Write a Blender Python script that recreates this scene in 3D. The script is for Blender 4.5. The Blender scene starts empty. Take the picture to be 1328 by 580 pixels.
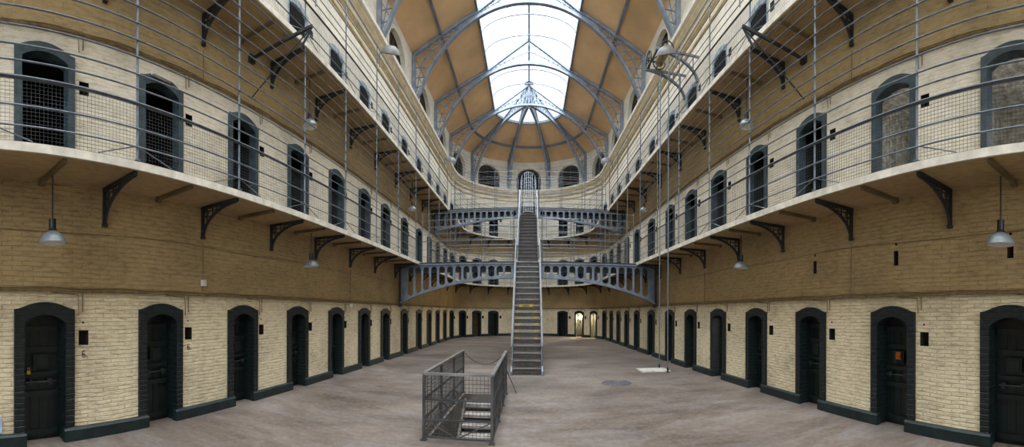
import bpy, math, random
from mathutils import Vector, Matrix
random.seed(7)
PI = math.pi
scene = bpy.context.scene
col = scene.collection

# ------------------------------------------------------------------ materials
def lin(c):
    return tuple(((v / 255) / 12.92 if v / 255 <= .04045 else ((v / 255 + .055) / 1.055) ** 2.4) for v in c)

def new_mat(name):
    m = bpy.data.materials.new(name); m.use_nodes = True
    nt = m.node_tree; b = nt.nodes['Principled BSDF']
    return m, nt, b

def N(nt, kind, **kw):
    n = nt.nodes.new(kind)
    for k, v in kw.items():
        if k in n.inputs: n.inputs[k].default_value = v
        else: setattr(n, k, v)
    return n

def ramp(nt, fac, stops):
    r = nt.nodes.new('ShaderNodeValToRGB')
    while len(r.color_ramp.elements) < len(stops): r.color_ramp.elements.new(.5)
    for e, (p, c) in zip(r.color_ramp.elements, stops):
        e.position = p; e.color = (*lin(c), 1)
    nt.links.new(fac, r.inputs['Fac'])
    return r.outputs['Color']

def mat(name, c, rough=.6, metal=0., var=.12, scale=3., bump=0., bscale=40.):
    m, nt, b = new_mat(name)
    tc = N(nt, 'ShaderNodeTexCoord')
    n = N(nt, 'ShaderNodeTexNoise', Scale=scale, Detail=6.)
    nt.links.new(tc.outputs['Object'], n.inputs['Vector'])
    lo = tuple(max(0, v * (1 - var)) for v in c); hi = tuple(min(255, v * (1 + var)) for v in c)
    nt.links.new(ramp(nt, n.outputs['Fac'], [(.3, lo), (.7, hi)]), b.inputs['Base Color'])
    b.inputs['Roughness'].default_value = rough; b.inputs['Metallic'].default_value = metal
    if bump:
        n2 = N(nt, 'ShaderNodeTexNoise', Scale=bscale, Detail=4.)
        nt.links.new(tc.outputs['Object'], n2.inputs['Vector'])
        bp = N(nt, 'ShaderNodeBump', Strength=bump, Distance=.02)
        nt.links.new(n2.outputs['Fac'], bp.inputs['Height']); nt.links.new(bp.outputs[0], b.inputs['Normal'])
    return m

def brick_mat(name, c, dirt, bstr, bw=.30, bh=.085, rough=.75, gouge=.0):
    """painted brickwork, the courses laid out in the wall's own metres (uv)"""
    m, nt, b = new_mat(name); L = nt.links
    uv = N(nt, 'ShaderNodeUVMap')
    wob = N(nt, 'ShaderNodeTexNoise', Scale=2.2, Detail=3.); L.new(uv.outputs[0], wob.inputs['Vector'])
    mv = N(nt, 'ShaderNodeMix', data_type='VECTOR'); mv.inputs[0].default_value = .06
    L.new(uv.outputs[0], mv.inputs[4]); L.new(wob.outputs['Color'], mv.inputs[5])
    br = N(nt, 'ShaderNodeTexBrick', Scale=1., **{'Brick Width': bw, 'Row Height': bh, 'Mortar Size': .010, 'Mortar Smooth': .8, 'Bias': 0.})
    br.inputs['Color1'].default_value = (1, 1, 1, 1); br.inputs['Color2'].default_value = (.8, .8, .8, 1); br.inputs['Mortar'].default_value = (.1, .1, .1, 1)
    L.new(mv.outputs[1], br.inputs['Vector'])
    ns = N(nt, 'ShaderNodeTexNoise', Scale=9., Detail=8., Roughness=.65)
    mp = N(nt, 'ShaderNodeMapping'); mp.inputs['Scale'].default_value = (.55, 1.6, 1); L.new(uv.outputs[0], mp.inputs['Vector']); L.new(mp.outputs[0], ns.inputs['Vector'])
    nb = N(nt, 'ShaderNodeTexNoise', Scale=.9, Detail=5., Roughness=.6); L.new(uv.outputs[0], nb.inputs['Vector'])
    hi = tuple(min(255, v * 1.05) for v in c)
    c1 = ramp(nt, ns.outputs['Fac'], [(.30, tuple(v * .82 for v in dirt)), (.40, dirt), (.52, c), (.75, hi)])
    c2 = ramp(nt, nb.outputs['Fac'], [(.32, tuple(v * .76 for v in c)), (.55, c), (.8, hi)])
    mx = N(nt, 'ShaderNodeMix', data_type='RGBA'); mx.inputs[0].default_value = .5
    L.new(c1, mx.inputs[6]); L.new(c2, mx.inputs[7])
    L.new(mx.outputs[2], b.inputs['Base Color'])
    ad = N(nt, 'ShaderNodeMath', operation='MULTIPLY_ADD'); ad.inputs[1].default_value = .9
    L.new(ns.outputs['Fac'], ad.inputs[0]); 
    sc = N(nt, 'ShaderNodeMath', operation='MULTIPLY'); sc.inputs[1].default_value = .6
    L.new(br.outputs['Color'], sc.inputs[0]); L.new(sc.outputs[0], ad.inputs[2])
    bp = N(nt, 'ShaderNodeBump', Strength=bstr, Distance=.03)
    L.new(ad.outputs[0], bp.inputs['Height']); L.new(bp.outputs[0], b.inputs['Normal'])
    b.inputs['Roughness'].default_value = rough
    return m

M = {}
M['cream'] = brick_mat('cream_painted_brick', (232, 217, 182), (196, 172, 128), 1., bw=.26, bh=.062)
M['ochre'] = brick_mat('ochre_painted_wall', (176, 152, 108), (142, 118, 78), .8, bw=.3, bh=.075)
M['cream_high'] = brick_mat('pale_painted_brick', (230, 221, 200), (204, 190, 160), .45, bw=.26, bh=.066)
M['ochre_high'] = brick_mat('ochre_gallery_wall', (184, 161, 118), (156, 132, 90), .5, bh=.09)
M['white_wall'] = brick_mat('pale_plaster', (234, 227, 210), (212, 202, 178), .2)
M['cornice_tan'] = mat('tan_moulding', (202, 184, 146), .7)
M['soffit'] = brick_mat('painted_soffit_boards', (170, 146, 106), (142, 118, 80), .5, bw=3.0, bh=.25)
M['fascia'] = mat('stone_edge', (205, 198, 182), .7, var=.1, scale=5)
M['plinth'] = mat('dark_green_plinth', (17, 33, 33), .45, var=.3, scale=6, bump=.3)
M['green_brick'] = brick_mat('dark_green_brick', (14, 27, 28), (8, 16, 17), .8, bw=.24, bh=.08, rough=.42)
M['green_door'] = mat('dark_green_door', (12, 24, 24), .4, var=.25, scale=5)
M['brown_door'] = mat('brown_door', (66, 50, 26), .5, var=.25, scale=5)
M['slate'] = mat('slate_green_surround', (44, 60, 66), .5, var=.3, scale=7)
M['pale_slate'] = mat('blue_grey_surround', (148, 166, 178), .5, var=.25, scale=7)
M['cell'] = mat('cell_shade_black', (12, 12, 12), .8)  # shade of the unlit whitewashed cells put into the colour
M['cell_lime'] = mat('whitewashed_cell_wall', (222, 212, 194), .8, var=.3, scale=9, bump=.8, bscale=14)
M['black_hole'] = mat('dark_recess', (34, 28, 20), .9)  # dark brown for wall niches and the panes behind the louvres
M['iron'] = mat('grey_painted_iron', (112, 120, 128), .45, .3, var=.12)
M['rail'] = mat('rail_iron', (104, 112, 120), .42, .35, var=.15, scale=8)
M['handrail'] = mat('dark_handrail', (78, 84, 90), .4, .4, var=.15, scale=8)
M['dark_iron'] = mat('blackened_iron', (46, 48, 48), .55, .3, var=.25, scale=9)
M['stub'] = mat('painted_stub_beam', (104, 88, 60), .6, var=.2)
M['truss'] = mat('blue_grey_truss', (130, 141, 154), .5, .15, var=.12)
M['girder'] = mat('blue_grey_girder', (108, 117, 128), .45, .1, var=.15)
M['ply'] = mat('plywood_ceiling', (226, 188, 142), .6, var=.08, scale=.7)
M['tread'] = mat('worn_tread', (70, 66, 64), .5, .2, var=.25, scale=12)
M['nosing'] = mat('bright_nosing', (132, 129, 124), .45, .3)
M['silver'] = mat('galvanised_tube', (176, 180, 184), .35, .6, var=.1)
M['mesh_iron'] = mat('dull_mesh_iron', (74, 74, 74), .5, .4, var=.2)
M['top_rail'] = mat('worn_top_rail', (128, 126, 124), .45, .5, var=.15)
M['stone'] = mat('stone_step', (150, 142, 132), .8, var=.2, scale=5, bump=.4)
M['pit'] = mat('stairwell_wall', (88, 82, 74), .85, var=.25, scale=4)
M['slab'] = mat('pale_concrete_slab', (176, 172, 160), .8, var=.1, scale=6)
M['manhole'] = mat('cast_iron_cover', (88, 84, 90), .55, .3, var=.2, scale=10)
M['enamel'] = mat('grey_enamel', (118, 128, 130), .3, var=.1)
M['enamel_in'] = mat('white_enamel', (214, 214, 206), .4, var=.05)
M['lamp_grey'] = mat('grey_lamp_housing', (112, 112, 110), .5, var=.08)
M['cap'] = mat('black_lamp_cap', (24, 24, 24), .5)
M['conduit'] = mat('painted_conduit', (112, 96, 66), .55, var=.2, scale=8)
M['brass'] = mat('brass_padlock', (190, 150, 50), .35, .6)
M['copper'] = mat('copper_lock', (170, 90, 40), .4, .5)
M['paper'] = mat('pale_paper', (170, 186, 216), .6)
M['box'] = mat('white_box', (206, 202, 190), .5)
M['yellow'] = mat('yellow_paint', (176, 152, 44), .5)
M['signgreen'] = mat('green_paint', (60, 120, 50), .5)
M['drum'] = mat('rope_drum_wood', (128, 112, 84), .7, var=.3, scale=10)
M['slat'] = mat('dark_window_slats', (64, 58, 52), .6, var=.2)

def floor_mat():
    m, nt, b = new_mat('stained_concrete_floor'); L = nt.links
    tc = N(nt, 'ShaderNodeTexCoord')
    def noise(scale, detail, sx=1., sy=1., rough=.6, dist=0.):
        mp = N(nt, 'ShaderNodeMapping'); mp.inputs['Scale'].default_value = (sx, sy, 1)
        L.new(tc.outputs['Object'], mp.inputs['Vector'])
        n = N(nt, 'ShaderNodeTexNoise', Scale=scale, Detail=detail, Roughness=rough, Distortion=dist)
        L.new(mp.outputs[0], n.inputs['Vector']); return n.outputs['Fac']
    a = ramp(nt, noise(.42, 9, .8, 1.25, .66, .5), [(.36, (56, 48, 43)), (.44, (92, 82, 74)), (.54, (120, 110, 101)), (.64, (150, 140, 131))])
    s = ramp(nt, noise(1.1, 8, .55, 1.7, .68, .9), [(.36, (52, 42, 35)), (.47, (98, 78, 56)), (.56, (112, 102, 95)), (.68, (134, 126, 124))])
    g = ramp(nt, noise(9, 9, 1, 1, .75), [(.35, (52, 46, 42)), (.5, (110, 102, 95)), (.66, (152, 144, 136))])
    m1 = N(nt, 'ShaderNodeMix', data_type='RGBA'); m1.inputs[0].default_value = .45; L.new(a, m1.inputs[6]); L.new(s, m1.inputs[7])
    m2 = N(nt, 'ShaderNodeMix', data_type='RGBA'); m2.inputs[0].default_value = .25; L.new(m1.outputs[2], m2.inputs[6]); L.new(g, m2.inputs[7])
    L.new(m2.outputs[2], b.inputs['Base Color'])
    r = N(nt, 'ShaderNodeMapRange'); r.inputs['To Min'].default_value = .38; r.inputs['To Max'].default_value = .75
    L.new(noise(.7, 5, 1, 1), r.inputs['Value']); L.new(r.outputs[0], b.inputs['Roughness'])
    bp = N(nt, 'ShaderNodeBump', Strength=.25, Distance=.02); L.new(noise(9, 6), bp.inputs['Height']); L.new(bp.outputs[0], b.inputs['Normal'])
    return m
M['floor'] = floor_mat()

def glass_mat():
    m, nt, b = new_mat('skylight_glass'); nt.nodes.remove(b)
    t = N(nt, 'ShaderNodeBsdfTransparent'); t.inputs[0].default_value = (.95, .97, 1, 1)
    g = N(nt, 'ShaderNodeBsdfGlossy'); g.inputs['Roughness'].default_value = .1
    x = N(nt, 'ShaderNodeMixShader'); x.inputs[0].default_value = .05
    nt.links.new(t.outputs[0], x.inputs[1]); nt.links.new(g.outputs[0], x.inputs[2])
    nt.links.new(x.outputs[0], nt.nodes['Material Output'].inputs[0]); return m
M['glass'] = glass_mat()

def emit_mat(name, c, s):
    m, nt, b = new_mat(name)
    b.inputs['Base Color'].default_value = (*lin(c), 1); b.inputs['Emission Color'].default_value = (*lin(c), 1); b.inputs['Emission Strength'].default_value = s
    return m
M['cell_window'] = emit_mat('daylit_cell_window', (240, 236, 228), 8.)
M['bulb'] = emit_mat('lit_cell_bulb', (255, 214, 140), 60.)

# ------------------------------------------------------------------ objects
def tag(o, label=None, cat=None, group=None, kind=None):
    if label: o['label'] = label
    if cat: o['category'] = cat
    if group: o['group'] = group
    if kind: o['kind'] = kind
    return o

def empty(name, loc=(0, 0, 0), rz=0.):
    o = bpy.data.objects.new(name, None); col.objects.link(o)
    o.location = loc; o.rotation_euler = (0, 0, rz); o.empty_display_size = .1
    return o

def copy_tree(o, parent=None):
    c = o.copy(); col.objects.link(c)
    if parent is not None: c.parent = parent
    for ch in list(o.children): copy_tree(ch, c)
    return c

class MB:
    def __init__(s): s.v = []; s.f = []; s.m = []; s.uv = []; s.sm = False
    def face(s, pts, mi=0, uv=None):
        b = len(s.v); s.v += [tuple(p) for p in pts]; s.f.append(tuple(range(b, b + len(pts)))); s.m.append(mi); s.uv.append(uv)
    def box(s, c, d, mi=0, rot=None):
        c = Vector(c); hx, hy, hz = d[0] / 2, d[1] / 2, d[2] / 2
        P = [Vector((x, y, z)) for x in (-hx, hx) for y in (-hy, hy) for z in (-hz, hz)]
        if rot is not None: P = [rot @ p for p in P]
        b = len(s.v); s.v += [tuple(p + c) for p in P]
        for q in ((0, 1, 3, 2), (4, 6, 7, 5), (0, 4, 5, 1), (2, 3, 7, 6), (0, 2, 6, 4), (1, 5, 7, 3)):
            s.f.append(tuple(b + i for i in q)); s.m.append(mi); s.uv.append(None)
    def beam(s, p, q, w, h, mi=0, up=(0, 0, 1)):
        p, q = Vector(p), Vector(q); d = (q - p)
        if d.length < 1e-6: return
        d.normalize(); u = Vector(up)
        if abs(d.dot(u)) > .98: u = Vector((0, 1, 0)) if abs(d.y) < .9 else Vector((1, 0, 0))
        r = d.cross(u).normalized(); u = r.cross(d)
        b = len(s.v)
        for c in (p, q):
            for a, e in ((-1, -1), (1, -1), (1, 1), (-1, 1)): s.v.append(tuple(c + r * a * w / 2 + u * e * h / 2))
        for k in range(4):
            s.f.append((b + k, b + (k + 1) % 4, b + 4 + (k + 1) % 4, b + 4 + k)); s.m.append(mi); s.uv.append(None)
        s.f += [(b + 3, b + 2, b + 1, b), (b + 4, b + 5, b + 6, b + 7)]; s.m += [mi, mi]; s.uv += [None, None]
    def sweep(s, pts, w, h, mi=0, up=(0, 0, 1), closed=False):
        pts = [Vector(p) for p in pts]; n = len(pts); b = len(s.v); up = Vector(up)
        for i, p in enumerate(pts):
            t = (pts[min(i + 1, n - 1)] - pts[max(i - 1, 0)]).normalized()
            u = up if abs(t.dot(up)) < .98 else Vector((0, 1, 0))
            r = t.cross(u).normalized(); u2 = r.cross(t)
            for a, e in ((-1, -1), (1, -1), (1, 1), (-1, 1)): s.v.append(tuple(p + r * a * w / 2 + u2 * e * h / 2))
        for i in range(n - 1):
            for k in range(4):
                s.f.append((b + 4 * i + k, b + 4 * i + (k + 1) % 4, b + 4 * i + 4 + (k + 1) % 4, b + 4 * i + 4 + k)); s.m.append(mi); s.uv.append(None)
        s.f += [(b + 3, b + 2, b + 1, b), tuple(b + 4 * (n - 1) + k for k in range(4))]; s.m += [mi, mi]; s.uv += [None, None]
    def tube(s, pts, r, n=6, mi=0):
        pts = [Vector(p) for p in pts]; k = len(pts); b = len(s.v); prev = None
        for i, p in enumerate(pts):
            t = (pts[min(i + 1, k - 1)] - pts[max(i - 1, 0)]).normalized()
            if prev is None:
                a = Vector((0, 0, 1)) if abs(t.z) < .9 else Vector((1, 0, 0)); u = t.cross(a).normalized()
            else:
                u = (prev - t * prev.dot(t)).normalized()
            prev = u; w = t.cross(u)
            for j in range(n):
                an = 2 * PI * j / n; s.v.append(tuple(p + (u * math.cos(an) + w * math.sin(an)) * r))
        for i in range(k - 1):
            for j in range(n):
                s.f.append((b + i * n + j, b + i * n + (j + 1) % n, b + (i + 1) * n + (j + 1) % n, b + (i + 1) * n + j)); s.m.append(mi); s.uv.append(None)
        s.f += [tuple(b + j for j in reversed(range(n))), tuple(b + (k - 1) * n + j for j in range(n))]; s.m += [mi, mi]; s.uv += [None, None]
    def lathe(s, prof, n=20, o=(0, 0, 0), mi=0, rot=None):
        o = Vector(o); b = len(s.v)
        for r, z in prof:
            for j in range(n):
                a = 2 * PI * j / n; p = Vector((r * math.cos(a), r * math.sin(a), z))
                if rot is not None: p = rot @ p
                s.v.append(tuple(p + o))
        for i in range(len(prof) - 1):
            for j in range(n):
                s.f.append((b + i * n + j, b + i * n + (j + 1) % n, b + (i + 1) * n + (j + 1) % n, b + (i + 1) * n + j)); s.m.append(mi); s.uv.append(None)
    def disc(s, c, r, n=20, mi=0, rot=None):
        P = [Vector((r * math.cos(2 * PI * j / n), r * math.sin(2 * PI * j / n), 0)) for j in range(n)]
        if rot is not None: P = [rot @ p for p in P]
        s.face([p + Vector(c) for p in P], mi)
    def build(s, name, mats, parent=None, smooth=False, loc=None):
        me = bpy.data.meshes.new(name)
        off = Vector(loc) if loc is not None else None
        v = s.v if off is None else [tuple(Vector(p) - off) for p in s.v]
        me.from_pydata(v, [], s.f)
        for m in (mats if isinstance(mats, (list, tuple)) else [mats]): me.materials.append(M[m])
        if any(s.m): me.polygons.foreach_set('material_index', s.m)
        l = me.uv_layers.new(name='uv'); d = []
        vv = me.vertices
        for f, uv in zip(s.f, s.uv):
            if uv is not None: d += [c for p in uv for c in p]
            else:
                pts = [Vector(v[i]) for i in f]
                n = (pts[1] - pts[0]).cross(pts[-1] - pts[0])
                ax = max(range(3), key=lambda k: abs(n[k]))
                for p in pts: d += [p.y if ax == 0 else p.x, p.y if ax == 2 else p.z]
        l.data.foreach_set('uv', d)
        if smooth: me.polygons.foreach_set('use_smooth', [True] * len(s.f))
        me.update()
        o = bpy.data.objects.new(name, me); col.objects.link(o)
        if parent is not None: o.parent = parent
        if off is not None: o.location = off
        return o

# ------------------------------------------------------------------ the plan: a horseshoe hall
W, YC, YB = 5.68, 27.2, -6.
def halfw(y): return W - .0022 * max(0., 12 - y) ** 2
BASE = []
yy = YB
while yy < YC - 1e-6: BASE.append((-halfw(yy), yy)); yy += .2
NL = len(BASE)
for k in range(0, 181): a = PI - PI * k / 180; BASE.append((W * math.cos(a), YC + W * math.sin(a)))
NR = len(BASE)
yy = YC - .2
while yy > YB - 1e-6: BASE.append((halfw(yy), yy)); yy -= .2
ARC = [0.]
for i in range(1, len(BASE)): ARC.append(ARC[-1] + math.dist(BASE[i], BASE[i - 1]))
SL, SR, SE = ARC[NL], ARC[NR - 1], ARC[-1]
NORM = []
for i in range(len(BASE)):
    a, b = BASE[max(0, i - 1)], BASE[min(len(BASE) - 1, i + 1)]
    dx, dy = b[0] - a[0], b[1] - a[1]; l = math.hypot(dx, dy)
    NORM.append((-dy / l, dx / l))           # outward, away from the hall
import bisect
def at(s, off=0., z=0., sagged=True):
    """point OFF metres in from the wall at arc length S"""
    i = min(max(bisect.bisect_right(ARC, s) - 1, 0), len(ARC) - 2)
    t = (s - ARC[i]) / (ARC[i + 1] - ARC[i])
    x = BASE[i][0] * (1 - t) + BASE[i + 1][0] * t; y = BASE[i][1] * (1 - t) + BASE[i + 1][1] * t
    nx = NORM[i][0] * (1 - t) + NORM[i + 1][0] * t; ny = NORM[i][1] * (1 - t) + NORM[i + 1][1] * t
    x -= nx * off; y -= ny * off
    return Vector((x, y, sag(z, y) if sagged else z))
def out_n(s):
    i = min(max(bisect.bisect_right(ARC, s) - 1, 0), len(ARC) - 2); t = (s - ARC[i]) / (ARC[i + 1] - ARC[i])
    return Vector((NORM[i][0] * (1 - t) + NORM[i + 1][0] * t, NORM[i][1] * (1 - t) + NORM[i + 1][1] * t, 0)).normalized()
def ang(s): n = out_n(s); return math.atan2(-n.x, n.y)
def sag(z, y):
    """the old galleries dip a little towards the entrance end"""
    if z > 11.2: return z
    y = max(y, -1.)
    g = .0013 * max(0., (z - 2.3) / 1.8) if z < 4.1 else .0013 + (z - 4.1) * .00105
    if z > 9.5: g *= (11.2 - z) / 1.7
    return z - g * max(0., 12 - y) ** 2
def s_left(y):
    for i in range(NL):
        if BASE[i][1] >= y:
            return ARC[i - 1] + (y - BASE[i - 1][1]) / (BASE[i][1] - BASE[i - 1][1]) * (ARC[i] - ARC[i - 1])
    return SL
def s_right(y): return SE - s_left(y)
def s_phi(deg): return (SL + SR) / 2 + math.radians(deg) * W     # angle from the hall axis in the apse
def stations(a, b, step=.8):
    r = [a]; s = a
    while s < b - 1e-6:
        st = .3 if SL - .5 < s < SR + .3 else step
        s = min(b, s + st); r.append(s)
    return r

DOOR_Y = [1.79, 3.96, 6.17, 8.33, 10.47, 12.57, 14.64, 17.08, 19.5, 21.6, 23.68, 25.8]
DOOR_PHI = [-83, -64.5, -47.5, -31, 30.5, 47, 64, 82.5]
DOORS = [s_left(y) for y in DOOR_Y] + [s_phi(p) for p in DOOR_PHI] + [s_right(y) for y in reversed(DOOR_Y)]
ND = len(DOORS)
POST_Y = [.65, 2.8, 4.95, 7.15, 9.2, 11.4, 13.5, 15.75, 17.9, 20.0, 22.1, 24.3, 26.4]
POST_PHI = [-75, -55, -36, -18, 18, 36, 55, 75]
POSTS = [s_left(y) for y in POST_Y] + [s_phi(p) for p in POST_PHI] + [s_right(y) for y in reversed(POST_Y)]

Z1B, Z1T, Z2B, Z2T = 4.08, 4.18, 8.02, 8.12         # gallery slabs
LEDGE0, LEDGE1, EAVE = 11.35, 12.3, 14.7
LEVELS = [(0., 2.13), (Z1T, 2.2), (Z2T, 2.05)]

# ------------------------------------------------------------------ walls
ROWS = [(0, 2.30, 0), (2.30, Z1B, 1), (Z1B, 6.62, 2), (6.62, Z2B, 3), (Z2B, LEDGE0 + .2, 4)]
HOLES = []                                          # (s0, s1, z0, z1, kind)
for k, s in enumerate(DOORS):
    for z0, h in LEVELS: HOLES.append((s - .41, s + .41, z0, z0 + h * .93, 'door'))
    for lv, (z0, h) in enumerate(LEVELS):
        HOLES.append((s + .57, s + .74, z0 + 1.46, z0 + 1.69, 'niche'))
        if lv < 1: HOLES.append((s + .63, s + .66, z0 + 1.80, z0 + 1.83, 'niche'))
for y in (1.85, 3.95, 6.1):
    s = s_right(y) + .05; HOLES.append((s - .05, s + .05, 2.86, 3.13, 'niche')); HOLES.append((s - .02, s + .02, 3.23, 3.27, 'niche'))

def wall(name, a, b, label):
    mb = MB()
    cuts = set(stations(a, b))
    hs = [h for h in HOLES if h[0] > a and h[1] < b]
    for h in hs: cuts |= {h[0], h[1]}
    cuts = sorted(cuts)
    for s0, s1 in zip(cuts, cuts[1:]):
        if s1 - s0 < 1e-5: continue
        mid = (s0 + s1) / 2
        gaps = sorted((h[2], h[3]) for h in hs if h[0] < mid < h[1])
        for z0, z1, mi in ROWS:
            z = z0; segs = []
            for g0, g1 in gaps:
                if g1 <= z or g0 >= z1: continue
                if g0 > z: segs.append((z, g0))
                z = max(z, g1)
            if z < z1: segs.append((z, z1))
            for p, q in segs:
                mb.face([at(s0, 0, p), at(s1, 0, p), at(s1, 0, q), at(s0, 0, q)], mi, [(s0, p), (s1, p), (s1, q), (s0, q)])
    for s0, s1, z0, z1, kind in hs:
        if kind != 'niche': continue
        dp = -.12
        A = [at(s0, 0, z0), at(s1, 0, z0), at(s1, 0, z1), at(s0, 0, z1)]; B = [at(s0, dp, z0), at(s1, dp, z0), at(s1, dp, z1), at(s0, dp, z1)]
        mb.face(B, 5)
        for k in range(4): mb.face([A[k], B[k], B[(k + 1) % 4], A[(k + 1) % 4]], 5)
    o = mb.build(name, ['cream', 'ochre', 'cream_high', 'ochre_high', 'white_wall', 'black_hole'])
    return tag(o, label, 'wall', None, 'structure')
wall('wall_left', 0, SL, 'long painted brick wall of cell doors on the left')
wall('wall_far', SL, SR, 'curved painted brick wall closing the far end of the hall')
wall('wall_right', SR, SE, 'long painted brick wall of cell doors on the right')

# upper wall above the ledge, with arched recesses
TRUSS_Y = [27.2, 22.7, 18.2, 13.7, 9.2, 4.7, .2]
WIN = []                                            # (s centre, half width)
for y in (24.95, 20.45, 15.95, 11.45): WIN.append((s_left(y), 1.05)); WIN.append((s_right(y), 1.05))
for p in (-72, -36, 0, 36, 72): WIN.append((s_phi(p), 1.04))
WIN.sort()
ZS, ZSP = 12.42, 13.28
def arch_z(ds, hw, top=14.2): return ZSP + (top - ZSP) * math.sqrt(max(0., 1 - (ds / hw) ** 2))
def upper_wall(name, a, b, label):
    mb = MB(); cuts = set(stations(a, b))
    ws = [w for w in WIN if a < w[0] < b]
    for s, hw in ws: cuts |= {s + hw * math.sin(PI / 2 * k / 8) for k in range(-8, 9)}
    cuts = sorted(c for c in cuts)
    def q(s0, s1, za, zb, zc, zd, o0=0., o1=0., mi=0):
        mb.face([at(s0, o0, za), at(s1, o1, zb), at(s1, o1, zc), at(s0, o0, zd)], mi, [(s0, za), (s1, zb), (s1, zc), (s0, zd)])
    for s0, s1 in zip(cuts, cuts[1:]):
        if s1 - s0 < 1e-5: continue
        w = next((w for w in ws if abs((s0 + s1) / 2 - w[0]) < w[1]), None)
        z0 = LEDGE0
        if w is None: q(s0, s1, z0, z0, EAVE + .1, EAVE + .1)
        else:
            a0, a1 = arch_z(s0 - w[0], w[1]), arch_z(s1 - w[0], w[1])
            q(s0, s1, z0, z0, ZS, ZS); q(s0, s1, a0, a1, EAVE + .1, EAVE + .1)
            dp = -.2                                     # the recess: soffit, sill
            mb.face([at(s0, 0, a0), at(s1, 0, a1), at(s1, dp, a1), at(s0, dp, a0)], 1)
            mb.face([at(s0, 0, ZS), at(s0, dp, ZS), at(s1, dp, ZS), at(s1, 0, ZS)], 1)
    for s, hw in ws:
        for e in (-1, 1):
            mb.face([at(s + e * hw, 0, ZS), at(s + e * hw, -.2, ZS), at(s + e * hw, -.2, ZSP), at(s + e * hw, 0, ZSP)], 1)
        # raised archivolt band
        P = [(-hw, ZS)] + [(hw * math.sin(PI / 2 * k / 10), None) for k in range(-10, 11)] + [(hw, ZS)]
        prev = None
        for d, z in P:
            if z is None: z = arch_z(d, hw)
            c = (d, z)
            f = 1 + .16 / hw
            o_ = (d * f, z if z <= ZS + .01 else ZSP + (z - ZSP) * (1 + .16 / .92) if z > ZSP else z)
            if prev is not None:
                (d0, z0), (e0, y0) = prev; (d1, z1), (e1, y1) = c, o_
                I0, I1, O0, O1 = at(s + d0, .05, z0), at(s + d1, .05, z1), at(s + e0, .05, y0), at(s + e1, .05, y1)
                mb.face([I0, I1, O1, O0], 1)
                mb.face([O0, O1, at(s + e1, 0, y1), at(s + e0, 0, y0)], 1); mb.face([I1, I0, at(s + d0, 0, z0), at(s + d1, 0, z1)], 1)
            prev = (c, o_)
    return tag(mb.build(name, ['white_wall', 'white_wall']), label, 'wall', None, 'structure')
upper_wall('wall_upper_left', 0, SL, 'pale upper wall of arched recesses above the left ledge')
upper_wall('wall_upper_far', SL, SR, 'pale curved upper wall of arched windows at the far end')
upper_wall('wall_upper_right', SR, SE, 'pale upper wall of arched recesses above the right ledge')
wn = 0
for s, hw in WIN:
    wn += 1
    p = at(s, -.2, ZS); root = empty(f'window_{wn}', p, ang(s))
    side = 'left' if s < SL else 'right' if s > SR else 'far'
    tag(root, f'arched louvred window recess above the {side} ledge', 'window', f'arched windows above the {side} ledge', 'structure')
    mb = MB(); n = 12                                   # dark louvred panel, local metres
    pts = [(-hw, 0)] + [(hw * math.sin(PI / 2 * k / n), arch_z(hw * math.sin(PI / 2 * k / n), hw) - ZS) for k in range(-n, n + 1)] + [(hw, 0)]
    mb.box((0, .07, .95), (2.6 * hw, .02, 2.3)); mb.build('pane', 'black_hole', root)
    mb = MB()
    z = .1
    while z < arch_z(0, hw) - ZS - .1:
        x = hw if z < ZSP - ZS else hw * math.sqrt(max(0, 1 - ((z - ZSP + ZS) / .92) ** 2))
        mb.box((0, .0, z), (2 * x - .06, .03, .07), rot=Matrix.Rotation(.5, 3, 'X')); z += .2
    mb.build('louvre', 'slat', root)
    mb = MB(); mb.sweep([(x * .97, -.0, max(.02, z * .98)) for x, z in pts], .07, .07, up=(0, 1, 0)); mb.box((0, 0, 1.0), (.06, .06, 1.5)); mb.build('window_frame', 'slat', root)

# cornice ledge
def profile_sweep(a, b, prof, mats, name, parent=None, step=.8):
    """prof: list of (off, z, material of the face that follows)"""
    mb = MB(); st = stations(a, b, step); u = 0
    for (o0, z0, mi), (o1, z1, _) in zip(prof, prof[1:]):
        ln = math.hypot(o1 - o0, z1 - z0)
        for s0, s1 in zip(st, st[1:]):
            mb.face([at(s0, o0, z0), at(s1, o0, z0), at(s1, o1, z1), at(s0, o1, z1)], mi, [(s0, u), (s1, u), (s1, u + ln), (s0, u + ln)])
        u += ln
    for s in (a, b): mb.face([at(s, o, z) for o, z, _ in prof])
    return mb.build(name, mats, parent)
cprof = [(0, 11.35, 1), (.06, 11.37, 1), (.06, 11.47, 0), (.03, 11.49, 0), (.03, 11.66, 1), (.12, 11.70, 1), (.16, 11.80, 0), (.16, 11.88, 0), (.26, 11.93, 1), (.32, 12.02, 1), (.34, 12.1, 0), (.42, 12.14, 0), (.42, 12.3, 0), (0, 12.32, 0)]
tag(profile_sweep(0, SE, cprof, ['white_wall', 'cornice_tan'], 'trim_1'), 'moulded cream and tan cornice ledge round the hall', 'cornice', None, 'structure')

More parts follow.
